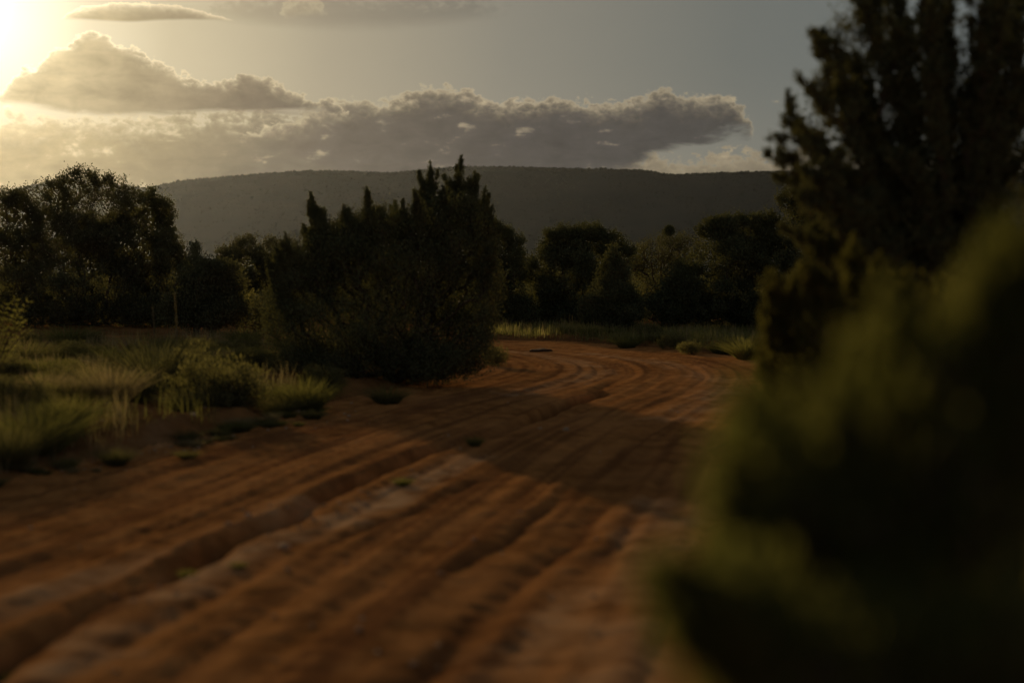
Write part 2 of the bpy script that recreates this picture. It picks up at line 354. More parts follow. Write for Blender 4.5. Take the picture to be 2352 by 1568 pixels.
def submesh(name, Qs, mat):
    u, inv = np.unique(Qs, return_inverse=True)
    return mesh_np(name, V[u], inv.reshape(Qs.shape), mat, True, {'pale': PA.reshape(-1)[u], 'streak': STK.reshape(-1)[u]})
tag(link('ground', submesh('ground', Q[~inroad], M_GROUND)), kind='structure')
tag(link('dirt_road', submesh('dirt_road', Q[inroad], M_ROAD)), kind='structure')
# fast ground height lookup
def gh(x, y):
    h = height(np.atleast_1d(np.asarray(x, float)), np.atleast_1d(np.asarray(y, float)))
    return h[0], h[1], h[2]

# ------------------------------------------------------------------ mesa with its woodland
SKY = [(-1500, 470), (-600, 445), (-200, 452), (0, 437), (60, 424), (120, 414), (200, 410), (260, 418), (330, 428), (370, 420), (420, 411), (500, 403), (600, 395), (700, 388.5), (800, 388.5), (890, 392),
       (950, 388), (1030, 380), (1150, 378.5), (1300, 382), (1400, 384), (1480, 387), (1540, 396), (1600, 394.5), (1700, 391), (1830, 389), (2000, 388), (2400, 392), (3200, 420), (4200, 500)]
MY = 2300.0
ridge = catmull([(at(x, y, MY)[0], at(x, y, MY)[1]) for x, y in SKY], 8)
rx = np.linspace(ridge[0, 0], ridge[-1, 0], 420); rz = np.interp(rx, ridge[:, 0], ridge[:, 1])
def hill_h(x, y):
    top = np.interp(x, ridge[:, 0], ridge[:, 1])
    k = np.clip((y - 1750)/(MY - 1750), 0, 1)
    k = np.where(y > MY, 1 - (y-MY)/2500, k)
    gul = fbm(x*.006, y*.0025, 201, 4)
    return top*k - 3 + gul*22*np.clip(k*(1-k)*4, 0, 1)*(y < MY)
hx, hy = np.meshgrid(rx, np.concatenate([np.linspace(1690, MY, 70), np.linspace(MY+60, 3900, 12)]))
HV = np.stack([hx, hy, hill_h(hx, hy)], -1).reshape(-1, 3)
I = np.arange(hx.size).reshape(hx.shape)
HQ = np.stack([I[:-1, :-1], I[:-1, 1:], I[1:, 1:], I[1:, :-1]], -1).reshape(-1, 4)
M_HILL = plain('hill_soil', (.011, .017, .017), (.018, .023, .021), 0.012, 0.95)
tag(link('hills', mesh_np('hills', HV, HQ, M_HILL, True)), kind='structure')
ico_v = []; ph = (1+5**.5)/2
for a in (-1, 1):
    for b in (-ph, ph): ico_v += [(0, a, b), (a, b, 0), (b, 0, a)]
ico_v = np.array(ico_v, float); ico_v /= np.linalg.norm(ico_v[0])
ico_f = []
for i in range(12):
    for j in range(i+1, 12):
        for k in range(j+1, 12):
            e = [np.linalg.norm(ico_v[a]-ico_v[b]) for a, b in ((i, j), (j, k), (i, k))]
            if max(e) < 1.06: 
                n = np.cross(ico_v[j]-ico_v[i], ico_v[k]-ico_v[i])
                ico_f.append((i, j, k) if n @ ico_v[i] > 0 else (i, k, j))
ico_f = np.array(ico_f)
def blobs(name, C, S, mat):
    n = len(C); V = ico_v[None]*S[:, None, :]*(1 + .35*(rng.random((n, 12, 1))-.5)) + C[:, None, :]
    Fc = (ico_f[None] + (np.arange(n)*12)[:, None, None]).reshape(-1, 3)
    return mesh_np(name, V.reshape(-1, 3), Fc, mat, True)
n = 15000
wx = rng.uniform(-1100, 1100, n); wy = MY - (MY-1750)*rng.random(n)**1.0
nr = 3600; wx = np.concatenate([wx, rng.uniform(-1100, 1150, nr)]); wy = np.concatenate([wy, MY - rng.random(nr)*22])
wr = rng.uniform(.8, 1.7, len(wx))*np.where(rng.random(len(wx)) < .05, 1.5, 1)
wr[n:] *= 1.25
keep = (fbm(wx*.01, wy*.006, 301, 3) > -.28) | (np.arange(len(wx)) >= n); wx, wy, wr = wx[keep], wy[keep], wr[keep]
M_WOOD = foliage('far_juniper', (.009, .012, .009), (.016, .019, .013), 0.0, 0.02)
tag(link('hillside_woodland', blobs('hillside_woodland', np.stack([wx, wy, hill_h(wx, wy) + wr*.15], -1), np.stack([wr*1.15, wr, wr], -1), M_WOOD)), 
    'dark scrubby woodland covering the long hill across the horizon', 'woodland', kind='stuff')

# far scrub on the flat between the near trees and the hill
n = 9000; fy = 112 + 1500*rng.random(n)**2.0; fx = rng.uniform(-.52, .52, n)*fy*1.15
fr = rng.uniform(.6, 1.3, n)*(1 + fy/700)
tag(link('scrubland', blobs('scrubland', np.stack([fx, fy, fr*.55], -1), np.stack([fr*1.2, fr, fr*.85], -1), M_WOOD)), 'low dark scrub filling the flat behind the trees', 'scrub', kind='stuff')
# ------------------------------------------------------------------ plants
def tubes(P0, P1, R0, R1, k=5):
    d = unit(P1 - P0); up = np.where(np.abs(d[:, 2:3]) > .9, [[1., 0, 0]], [[0, 0, 1.]])
    a = unit(np.cross(d, up)); b = np.cross(d, a); n = len(P0)
    ang = np.arange(k)*2*math.pi/k; ring = a[:, None]*np.cos(ang)[None, :, None] + b[:, None]*np.sin(ang)[None, :, None]
    V = np.concatenate([P0[:, None] + ring*R0[:, None, None], P1[:, None] + ring*R1[:, None, None]], 1).reshape(-1, 3)
    i = np.arange(k); j = (i+1) % k
    f = np.stack([i, j, j+k, i+k], -1)[None] + (np.arange(n)*2*k)[:, None, None]
    return V, f.reshape(-1, 4)
def grow(attr, base, r_tip=.004, trunk_r=None, wig=.06, kk=4, aux=None):
    """join attraction points into a branching skeleton rising from base; returns segments and tip directions"""
    base = np.asarray(base, float); o = np.argsort(np.linalg.norm(attr - base, axis=1)); A = attr[o]
    N = [base]; par = [-1]; D = [0.0]
    for p in A:
        B = np.array(N); dist = np.linalg.norm(B - p, axis=1)
        dn = np.array(D)
        below = np.maximum(B[:, 2] - p[2] + .02, 0)
        i = int(np.argmin(dist + 0.18*dn + 1.5*below)); 
        N.append(p); par.append(i); D.append(D[i] + dist[i])
    N = np.array(N); par = np.array(par); cnt = np.ones(len(N))
    for i in range(len(N)-1, 0, -1): cnt[par[i]] += cnt[i]
    rad = r_tip*cnt**.46
    if trunk_r: rad *= trunk_r/max(rad[0], 1e-6); rad = np.maximum(rad, r_tip)
    c = np.arange(1, len(N)); A0, A1 = N[par[c]], N[c]
    mid = (A0 + A1)/2 + rng.normal(0, 1, A0.shape)*np.linalg.norm(A1-A0, axis=1)[:, None]*wig
    rm = rad[c]*1.05; r0 = np.minimum(rad[par[c]], rm*1.35)
    P0 = np.concatenate([A0, mid]); P1 = np.concatenate([mid, A1]); R0 = np.concatenate([r0, rm]); R1 = np.concatenate([rm, rad[c]])
    V, f = tubes(P0, P1, R0, R1, kk)
    if aux is not None: return V, f, A1, unit(A1 - A0), aux[o]
    return V, f, A1, unit(A1 - A0), cnt[c]
def leaves(P, D, L, Wd):
    """diamond leaves at P pointing along D"""
    n = len(P); D = unit(D); s = unit(np.cross(D, rng.normal(0, 1, (n, 3)))); L = L[:, None]; Wd = Wd[:, None]
    V = np.stack([P, P + D*L*.45 + s*Wd*.5, P + D*L, P + D*L*.55 - s*Wd*.5], 1).reshape(-1, 3)
    return V, np.arange(4*n).reshape(n, 4)
def sprays(T, D, per, spread, length, width, updir=.5, outer=1.0):
    """leaf sprays around every twig tip T"""
    if np.ndim(spread): spread = np.repeat(spread, per)[:, None]
    n = len(T); T = np.repeat(T, per, 0); D = np.repeat(D, per, 0)
    off = rng.normal(0, 1, T.shape)*spread*.5
    along = rng.uniform(-1, 1, (len(T), 1))*spread*outer
    d = unit(D + np.array([0, 0, updir*.8]) + rng.normal(0, .62, T.shape))
    P = T + off + unit(D + np.array([0, 0, updir*.6]))*along
    return leaves(P, d, length*rng.uniform(.6, 1.3, len(P)), width*rng.uniform(.6, 1.3, len(P)))
def lobes_points(lobes, n, shell=.45, lump=0.0):
    """random points in ellipsoid lobes (x,y,z,rx,ry,rz), denser towards the outside"""
    L = np.array(lobes, float); w = L[:, 3]*L[:, 4]*L[:, 5]; w = w**.75; w /= w.sum()
    i = rng.choice(len(L), n, p=w); d = unit(rng.normal(0, 1, (n, 3))); r = rng.random(n)**shell
    if lump:
        K = 9; cd = unit(rng.normal(0, 1, (len(L), K, 3))); cd[..., 2] = np.abs(cd[..., 2])*np.where(rng.random((len(L), K)) < .75, 1, -1)
        cr = rng.uniform(.62, .92, (len(L), K)); cs = rng.uniform(.16, .34, (len(L), K)); kk = rng.integers(0, K, n)
        lu = cd[i, kk]*cr[i, kk][:, None] + unit(rng.normal(0, 1, (n, 3)))*(cs[i, kk]*rng.random(n)**.4)[:, None]
        use = (rng.random(n) < lump)[:, None]; return L[i, :3] + np.where(use, lu, d*r[:, None]*.85)*L[i, 3:6]
    return L[i, :3] + d*r[:, None]*L[i, 3:6]
def build_plant(name, trunkname, V, f, bark, LV, LF, leafmat, loc, label, cat, group=None, crown='crown'):
    e = bpy.data.objects.new(name, None); COL.objects.link(e); e.location = loc; e.empty_display_size = .3
    tag(e, label, cat, group)
    link(trunkname, mesh_np(trunkname, V, f, bark, True), e)
    link(crown, mesh_np(crown, LV, LF, leafmat), e)
    return e
def px_lobes(Y, items, base):
    """lobes given as photo pixels (cx, cy, rx, ry[, depth offset, depth radius]) at depth Y relative to base"""
    out = []
    for it in items:
        cx, cy, rx_, ry_ = it[:4]; dy = it[4] if len(it) > 4 else 0.0
        x, z = at(cx, cy, Y); k = (Y)/F
        ry = it[5] if len(it) > 5 else rx_*k*1.0
        out.append((x - base[0], dy, z - base[2], rx_*k, ry, ry_*k))
    return out
def tree(name, Y, bx, items, npts, per, spread, ll, lw, mat, label, cat='tree', group=None, stems=1, trunk=.09, updir=.3, shell=.45, bark=M_BARK, extra=None):
    X, _ = at(bx, 760, Y); z = float(gh(X, Y)[0][0]) - .03
    base = (X, Y, z)
    lo = min(i[0]-i[2] for i in items if i[1] > 560); hi = max(i[0]+i[2] for i in items if i[1] > 560); wd = hi - lo
    sk = [(lo + wd*q, 716, wd*.17, 46) for q in (.12, .3, .5, .7, .88)]
    A = np.concatenate([lobes_points(px_lobes(Y, items, base), npts, shell, .68), lobes_points(px_lobes(Y, sk, base), npts*2//5, .42, .3)]); A = A[A[:, 2] > .06]
    if extra is not None: A = np.concatenate([A, extra(base)])
    V, f, T, D, c = grow(A, (0, 0, 0), trunk_r=trunk, r_tip=.0035)
    LV, LF = sprays(T, D, per, spread, ll, lw, updir)
    return build_plant(name, 'trunk', V, f, bark, LV, LF, mat, base, label, cat, group)
GT = 'trees beyond the road'
# --- left group
tree('oak_tree', 44, 60, [(20, 520, 85, 80), (50, 470, 45, 42), (75, 600, 110, 90), (0, 640, 90, 80), (25, 450, 34, 28), (85, 460, 46, 40), (110, 500, 50, 50), (30, 580, 90, 70)], 1200, 28, .125, .070, .042, M_OAK,
     'rounded tree cut by the left edge of the picture, in front of the brightest sky', group=GT)
def up_stems(cx, Y, tips, n=14):
    def fn(base):
        P = []
        for (tx, ty) in tips:
            x, z = at(tx, ty, Y); t = np.linspace(.15, .98, n)[:, None]
            end = np.array([x - base[0], rng.uniform(-.5, .5), z - base[2]])
            P.append(end*t + np.array([0, 0, 1])*0.25*np.sin(t*3.14) + rng.normal(0, .04, (n, 3)))
        return np.concatenate(P)
    return fn
tree('oak_tree', 42, 215, [(175, 470, 60, 60), (140, 430, 40, 32), (195, 412, 38, 26), (250, 440, 50, 38), (230, 520, 110, 90), (150, 560, 100, 90), (300, 600, 100, 90), (200, 660, 150, 90), (165, 403, 20, 14), (310, 460, 40, 34)], 2500, 26, .12, .066, .040, M_OAK,
     'tallest tree of the left group, airy domed top reaching above the ridge', group=GT, extra=up_stems(215, 42, [(140, 410), (180, 395), (220, 400), (260, 420), (300, 430)]))
tree('oak_tree', 43, 345, [(335, 520, 60, 55), (370, 490, 36, 34), (345, 455, 26, 22), (385, 560, 40, 40), (350, 620, 80, 80), (405, 590, 22, 30), (395, 520, 16, 22)], 1150, 24, .115, .062, .036, M_OAK,
     'thin-twigged tree on the right slope of the left group, outlined against the ridge', group=GT, extra=up_stems(345, 43, [(330, 450), (360, 455), (395, 500), (415, 560)]))
tree('juniper_tree', 38, 448, [(448, 600, 16, 42), (446, 650, 34, 60), (450, 700, 42, 50)], 420, 34, .12, .06, .03, M_JUN,
     'narrow small juniper with a single pointed tip in the gap right of the left group', group=GT, updir=.9)
tree('oak_tree', 47, 560, [(520, 590, 40, 34), (570, 570, 40, 28), (610, 575, 36, 30), (550, 640, 90, 70), (620, 640, 60, 70), (590, 700, 90, 50)], 1000, 28, .12, .07, .045, M_OAK,
     'low bushy tree with a flat ragged top just left of the large dark juniper', group=GT)
tree('oak_tree', 36, 490, [(480, 660, 70, 60), (520, 640, 45, 40), (430, 690, 50, 50), (500, 715, 75, 40)], 900, 32, .15, .06, .04, M_OAK,
     'low dark tree whose foliage reaches down to the grass behind the two pale flower stalks', group=GT)
# --- trees beyond the bend
tree('juniper_tree', 42, 1160, [(1150, 560, 36, 48), (1185, 600, 34, 45), (1150, 660, 70, 80), (1130, 520, 22, 24), (1195, 560, 14, 18), (1170, 720, 60, 30)], 1000, 32, .11, .065, .04, M_JUN,
     'tree stepping down behind the right side of the large dark juniper', group=GT)
tree('juniper_tree', 43, 1310, [(1300, 575, 70, 55), (1340, 535, 50, 28), (1290, 540, 36, 26), (1250, 620, 45, 60), (1330, 650, 110, 80), (1395, 560, 55, 32), (1420, 600, 50, 50), (1260, 690, 50, 60), (1340, 730, 90, 30)], 2300, 34, .11, .06, .04, M_JUN,
     'large round-headed tree with a lumpy top left of centre beyond the bend', group=GT)
tree('juniper_tree', 38, 1405, [(1410, 590, 18, 28), (1405, 630, 40, 40), (1400, 680, 62, 50), (1405, 720, 72, 38)], 800, 42, .12, .055, .028, M_JUN,
     'short cone-shaped juniper standing in front of the round-headed tree', group=GT, updir=.9)
tree('pinyon_tree', 46, 1505, [(1490, 590, 45, 45), (1540, 565, 40, 34), (1580, 570, 34, 34), (1510, 650, 80, 80), (1535, 540, 14, 12)], 620, 20, .17, .06, .03, M_OAK,
     'sparse thin-branched tree between the cone-shaped juniper and the broad tree', group=GT, extra=up_stems(1505, 46, [(1490, 545), (1520, 540), (1550, 545), (1535, 534), (1580, 540), (1470, 560)]))
tree('juniper_tree', 40, 1690, [(1700, 530, 80, 42), (1640, 550, 50, 36), (1760, 525, 50, 38), (1680, 600, 120, 70), (1560, 650, 55, 50), (1535, 700, 42, 36), (1780, 610, 70, 80), (1650, 690, 130, 60), (1740, 720, 100, 40)], 3000, 34, .115, .06, .04, M_JUN,
     'broad spreading tree beyond the bend with a low lobe over the grass', group=GT)
tree('juniper_tree', 37, 1850, [(1850, 500, 60, 60), (1810, 460, 26, 24), (1880, 460, 60, 50), (1860, 600, 70, 90), (1870, 700, 90, 60)], 1200, 34, .12, .06, .04, M_JUN,
     'tall dark tree half hidden behind the big tree on the right', group=GT)
tree('juniper_tree', 41, 2130, [(2120, 560, 130, 90), (2040, 610, 90, 80), (2230, 600, 120, 90), (2100, 700, 200, 60)], 1300, 26, .2, .08, .05, M_JUN,
     'dark tree glimpsed behind the big right-hand tree', group=GT)
# mistletoe ball in the sparse tree
mx, mz = at(1535, 530, 46)
mp = unit(rng.normal(0, 1, (900, 3)))*(rng.random((900, 1))**.4)*.15
mv, mf = leaves(mp, mp + rng.normal(0, .03, mp.shape), np.full(900, .06), np.full(900, .035))
tag(link('mistletoe_ball', mesh_np('mistletoe_ball', mv, mf, M_JUN), None, (mx, 45.8, mz)), 'small dark round mistletoe ball at the top of the sparse tree', 'mistletoe')

# --- the large juniper left of the road (spires)
def subspires(A, S, root, tip, w, k, density, n=4):
    ln = np.linalg.norm(tip - root); ax = (tip - root)/ln
    for _ in range(n):
        t0 = rng.uniform(.35, .74); o = root + (tip - root)*t0; d = unit(ax + rng.normal(0, .55, 3)*np.array([1, 1, .3]) + np.array([0, 0, .25]))
        l = ln*rng.uniform(.14, .30)*(1.25 - t0*.5); m = max(int(l*density), 5); t = rng.random(m)
        A.append(o + d*(l*t)[:, None] + rng.normal(0, 1, (m, 3))*(w*k*.16*(1 - t*.8))[:, None]); S.append(np.clip(.85 - t*.45, .3, 1))
def spire_tree(name, Y, bx, by, spires, per_len, per, spread, ll, lw, mat, label, group=None, lobes=(), nl=0, trunk=.1, updir=1.0, taper=.85, depth=1.0, cat='juniper', trunkname='trunk', nsub=5, lump=.35):
    X, _ = at(bx, by, Y); z = float(gh(X, Y)[0][0]) - .03; base = (X, Y, z); A = []; S = []
    k = Y/F
    for sp in spires:
        tx, ty, w = sp[:3]; foot = sp[3] if len(sp) > 3 else None
        x, zt = at(tx, ty, Y); tip = np.array([x - base[0], rng.uniform(-1, 1)*depth*.6, zt - base[2]])
        if foot is None: root = np.array([tip[0]*.62, tip[1]*.5, max(tip[2]*.18, .1)])
        else:
            fx, fz = at(foot[0], foot[1], Y); root = np.array([fx - base[0], tip[1]*.6, fz - base[2]])
        ln = np.linalg.norm(tip - root); n = int(ln*per_len*(.35 + w/60))
        t = rng.random(n)**.85
        wid = .72*w*k*np.clip((1 - t)*taper*1.7, 0.0, 1.05)**.9
        subspires(A, S, root, tip, w, k, per_len*.30, nsub + 2)
        for _ in range(4):
            o_ = root + (tip - root)*rng.uniform(.35, .6); e_ = root + (tip - root)*rng.uniform(.72, .97) + rng.normal(0, 1, 3)*np.array([w*k*.75, w*k*.75, 0])
            m_ = max(int(np.linalg.norm(e_ - o_)*per_len*.42), 6); tq = rng.random(m_)
            A.append(o_ + (e_ - o_)*tq[:, None] + rng.normal(0, 1, (m_, 3))*(w*k*.20*(1 - tq)**.8)[:, None]); S.append(np.clip(.75 - tq*.55, .18, 1))
        d = rng.normal(0, 1, (n, 3)); d[:, 2] *= .25; d = unit(d)
        clump = np.clip(1 + .4*np.sin(t*ln*11 + rng.uniform(0, 6)), .3, 1.9); keepm = rng.random(n) < np.clip(.72 + .5*np.sin(t*ln*7 + rng.uniform(0, 6)), .25, 1); t, wid, clump, d = t[keepm], wid[keepm], clump[keepm], d[keepm]; n = len(t)
        A.append(root + (tip - root)*t[:, None] + d*(wid*clump*rng.random(n)**.5)[:, None]); S.append(np.clip(.35 + (1 - t)*1.8, .25, 1))
        ts = np.linspace(.1, 1.03, 16)[:, None]; A.append(root + (tip - root)*ts); S.append(np.clip(.16 + (1 - ts[:, 0])*2.0, .12, 1))
    if nl: A.append(lobes_points(px_lobes(Y, lobes, base), nl, .4, lump)); S.append(np.full(nl, 1.45))
    A = np.concatenate(A); S = np.concatenate(S); S = S[A[:, 2] > .06]; A = A[A[:, 2] > .06]
    V, f, T, D, c = grow(A, (0, 0, 0), trunk_r=trunk, r_tip=.003, aux=S)
    LV, LF = sprays(T, D, per, spread*c, ll, lw, updir)
    return build_plant(name, trunkname, V, f, M_BARK, LV, LF, mat, base, label, cat, group)
spire_tree('juniper_tree', 21, 900, 870,
    [(985, 378, 26, (975, 620)), (1056, 362, 24, (1040, 640)), (1090, 400, 14, (1080, 560)), (1112, 432, 22, (1085, 640)), (1130, 478, 16, (1100, 640)), (1020, 440, 16, (1020, 600)), (960, 452, 12, (975, 560)),
     (712, 452, 26, (760, 700)), (742, 490, 16, (770, 640)), (690, 520, 14, (730, 640)), (790, 478, 12, (800, 600)), (814, 505, 10, (820, 600)), (850, 444, 20, (850, 640)), (872, 480, 10, (870, 580)),
     (902, 465, 14, (905, 620)), (928, 468, 12, (930, 620)), (945, 520, 12, (945, 620)), (672, 545, 14, (700, 680)), (645, 575, 18, (680, 720)), (620, 600, 18, (670, 760)), (1135, 560, 14, (1100, 700))],
    165, 20, .072, .048, .017, M_JUN, 'large dark many-spired juniper at the left edge of the road', cat='juniper', trunk=.13, depth=1.2,
    lobes=[(800, 545, 80, 50, 0, .6), (900, 520, 70, 45, 0, .6), (1060, 500, 60, 60, 0, .5), (680, 610, 60, 55, 0, .6), (1125, 680, 36, 90, 0, .7), (980, 830, 130, 50, 0, 1.1), (655, 740, 55, 90, 0, .8), (690, 815, 70, 48, 0, .9), (1105, 800, 45, 60, 0, .8), (890, 630, 250, 100, 0, 1.4), (860, 740, 262, 95, 0, 1.5), (760, 840, 160, 40, 0, 1.1), (1020, 830, 110, 48, 0, 1.0), (880, 540, 160, 50, 0, .8), (1020, 600, 105, 90, 0, .9), (890, 820, 215, 52, 0, 1.3), (690, 680, 75, 75, 0, .8), (1080, 740, 70, 80, 0, .9), (1010, 520, 80, 70, 0, .6), (760, 600, 80, 70, 0, .7), (1090, 560, 50, 70, 0, .5)], nl=7000)

# --- the big near tree at the right
def fan_tree():
    Y = 9.6; bx = 2170
    X, _ = at(bx, 760, Y); z = float(gh(X, Y)[0][0]) - .03; base = np.array([X, Y, z]); k = Y/F; A = []; S = []
    tips = [(1800, 395, 26), (1815, 455, 28), (1825, 540, 34), (1835, 640, 40), (1800, 200, 22), (1808, 255, 18), (1850, 95, 26), (1885, 60, 20), (1945, 0, 30), (1800, 345, 26), (1815, 300, 20), (1990, -40, 34), (2060, -80, 44), (2130, -120, 44), (2200, -160, 40), (2270, -140, 34),
            (2330, -100, 36), (2400, -60, 40), (2470, 60, 46), (2020, 60, 40), (1960, 120, 40), (1900, 200, 40), (1880, 300, 42), (2100, 40, 40), (2180, 60, 30), (2250, 20, 26), (2310, 80, 28), (2360, 160, 34),
            (1840, 420, 40), (1870, 520, 46), (2000, 240, 50), (2080, 180, 44), (2150, 220, 40), (2240, 180, 26), (2300, 260, 34), (2050, 380, 60), (2200, 380, 50), (2330, 380, 44), (1950, 400, 60), (1850, 620, 46)]
    for tx, ty, w in tips:
        x, zt = at(tx, ty, Y); tip = np.array([x - X, rng.uniform(-.55, .55), zt - z])
        root = np.array([tip[0]*.25, tip[1]*.4, .4 + .18*max(tip[2], 0)]); ln = np.linalg.norm(tip - root); n = int(ln*48*(.35 + w/60))
        t = 1 - rng.random(n)**1.35*.85
        wid = .85*w*k*np.clip((1 - t)*2.4, 0.0, 1.1)**.75
        path = lambda q: root + (tip - root)*np.stack([q**1.9, q, q**.85], -1)
        for q0 in (.3, .45, .6, .75, .9): subspires(A, S, path(np.array([q0-.12]))[0], path(np.array([min(q0+.12, 1)]))[0] + 1e-4, w, k, 42, 2)
        for q0 in (.35, .5, .62, .74, .84, .92):
            o_ = path(np.array([q0]))[0]; dr = unit(tip - path(np.array([q0 - .2]))[0] + rng.normal(0, .30, 3)*np.array([1, .8, .6])); l_ = rng.uniform(.18, .42)*(1.2 - q0*.5); tq = rng.random(26)
            A.append(o_ + dr*(tq*l_)[:, None] + rng.normal(0, 1, (26, 3))*(.035*(1 - tq*.8))[:, None]); S.append(np.clip(.9 - tq*.5, .35, 1))
        clump = np.clip(1 + .6*np.sin(t*ln*11 + rng.uniform(0, 6)), .3, 2)
        d = unit(rng.normal(0, 1, (n, 3)))
        A.append(path(t) + d*(wid*clump*rng.random(n)**.5)[:, None]); S.append(np.clip(.6 + (1 - t)*2.5, .3, 1.15))
    lob = [(2050, 560, 170, 140, 0, .55), (2230, 560, 150, 160, 0, .6), (2000, 760, 190, 130, 0, .6), (2230, 800, 200, 150, 0, .6), (1900, 480, 60, 90, 0, .4), (2400, 500, 160, 250, 0, .7), (2100, 1000, 250, 150, 0, .6), (2030, 230, 110, 170, 0, .45), (2150, 120, 90, 150, 0, .45), (1930, 300, 70, 110, 0, .35), (2270, 300, 130, 160, 0, .5), (2420, 100, 110, 200, 0, .5), (1960, 90, 50, 80, 0, .3)]
    A.append(lobes_points(px_lobes(Y, lob, base), 2400, .5, .6)); S.append(np.full(2400, 1.5))
    A = np.concatenate(A); S = np.concatenate(S); S = S[A[:, 2] > .1]; A = A[A[:, 2] > .1]
    V, f, T, D, c = grow(A, (0, 0, 0), trunk_r=.11, r_tip=.0022, aux=S)
    LV, LF = sprays(T, D, 22, .038*c, .038, .012, .7)
    build_plant('juniper_tree', 'trunk', V, f, M_BARK, LV, LF, M_JUN, tuple(base), 'big dark tree right of the road, rising out of the top of the picture', 'juniper')
fan_tree()
spire_tree('juniper_shrub', 6.6, 1960, 1200,
    [(1782, 640, 26, (1850, 900)), (1762, 720, 24, (1840, 980)), (1850, 590, 34, (1890, 860)), (1900, 620, 40, (1920, 900)), (1830, 660, 30, (1870, 900)), (1755, 800, 30, (1850, 1050)), (1960, 560, 40, (1960, 860)),
     (2020, 600, 50, (2000, 900)), (2100, 640, 50, (2060, 900)), (1745, 900, 40, (1860, 1100)), (1800, 760, 40, (1860, 1000))],
    230, 15, .042, .035, .011, M_NEAR, 'yellow-green feathery shrub in front of the trunk of the big right-hand tree', cat='shrub', trunk=.05, trunkname='stem', depth=.35, nsub=12, lump=0,
    lobes=[(1900, 850, 120, 150, 0, .35), (2050, 900, 200, 170, 0, .4), (1850, 1000, 95, 100, 0, .35), (2150, 800, 150, 150, 0, .35), (1960, 1080, 170, 130, 0, .35)], nl=1500)
# --- foreground bushes, a couple of metres from the lens
M_FORE = foliage('foreground_foliage', (.060, .080, .024), (.115, .128, .046), 0.48, 5.0)
spire_tree('foreground_bush', 1.75, 2200, 2600,
    [(2300, 540, 60, (2320, 1100)), (2230, 620, 50, (2280, 1100)), (2370, 520, 60, (2350, 1000)), (2200, 720, 40, (2240, 1150)), (2450, 500, 60, (2420, 1000)), (2120, 800, 50, (2200, 1250)), (1990, 820, 50, (2100, 1350)),
     (1880, 900, 50, (2000, 1400)), (1780, 930, 50, (1950, 1450)), (1690, 930, 40, (1850, 1500)), (1655, 1010, 40, (1850, 1550)), (1640, 1110, 40, (1800, 1600)), (1660, 1200, 40, (1850, 1600)), (2050, 700, 40, (2150, 1200))],
    330, 9, .034, .026, .007, M_FORE, 'tall blurred green bush filling the right edge close to the lens', cat='bush', trunk=.012, trunkname='stem', depth=.2, nsub=9, lump=0,
    lobes=[(2330, 920, 120, 300, 0, .16), (2200, 1100, 200, 230, 0, .2), (1960, 1130, 230, 200, 0, .2), (1790, 1180, 130, 180, 0, .16), (2000, 1420, 330, 220, 0, .2), (2300, 1500, 250, 300, 0, .2), (1780, 1420, 120, 140, 0, .14), (2100, 1800, 350, 300, 0, .2), (2100, 950, 130, 140, 0, .16)], nl=1600)
spire_tree('foreground_bush', 1.45, 2000, 2900,
    [(1500, 1345, 40, (1700, 1560)), (1550, 1300, 40, (1720, 1520)), (1530, 1410, 40, (1720, 1600)), (1620, 1320, 40, (1780, 1560)), (1700, 1300, 40, (1840, 1560))],
    330, 9, .026, .022, .006, M_FORE, 'low blurred bush leaning over the road edge at the bottom right', cat='bush', trunk=.01, trunkname='stem', depth=.12, nsub=8, lump=0,
    lobes=[(1660, 1430, 110, 75, 0, .08), (1780, 1490, 150, 110, 0, .1), (1950, 1560, 280, 150, 0, .12), (1800, 1640, 140, 110, 0, .1), (2250, 1560, 260, 200, 0, .12), (2000, 1850, 300, 220, 0, .12)], nl=950)

# ------------------------------------------------------------------ grasses, tussocks, small shrubs
n = 330; cy = 50 + 75*rng.random(n); cx = rng.uniform(-.42, .34, n)*cy; cr = rng.uniform(.7, 1.5, n)*(.8 + cy/180); m_ = 260
cc = np.repeat(np.stack([cx, cy, cr*.6], -1), m_, 0); dd = unit(rng.normal(0, 1, cc.shape)); rr = np.repeat(cr, m_)[:, None]*(rng.random((n*m_, 1))**.4)
dd2 = dd*np.array([1.1, 1, .75]); LV, LF = leaves(cc + dd2*rr, dd + rng.normal(0, .6, dd.shape), rng.uniform(.12, .3, n*m_), rng.uniform(.06, .14, n*m_))
tag(link('thicket', mesh_np('thicket', LV, LF, M_JUN)), 'dark low thicket closing the gaps under and behind the trees', 'thicket', kind='stuff')
def blades(P, H, lean, w, curve=.4):
    """bent tapering blades: 2 quads + tip as three quads"""
    n = len(P); a = rng.uniform(0, 2*math.pi, n); d = np.stack([np.cos(a), np.sin(a), 0*a], -1)
    side = np.stack([-np.sin(a + rng.normal(0, .8, n)), np.cos(a), 0*a], -1); side = unit(side)
    if np.ndim(lean) == 2: d = unit(lean + 1e-6); ln = np.linalg.norm(lean, axis=1)
    else: ln = np.abs(rng.normal(0, lean, n))
    V = []
    for t, ws in ((0, 1), (.45, .8), (.8, .5), (1, .12)):
        c = P + d*(ln*H*t*(1 - curve + curve*t*1.6))[:, None] + np.array([0, 0, 1])*(H*t*(1 - .25*np.minimum(ln, 1.4)*t))[:, None]
        V += [c - side*(w*ws*.5)[:, None], c + side*(w*ws*.5)[:, None]]
    V = np.stack(V, 1).reshape(-1, 3); q = np.array([[0, 1, 3, 2], [2, 3, 5, 4], [4, 5, 7, 6]])
    return V, (q[None] + (np.arange(n)*8)[:, None, None]).reshape(-1, 4)
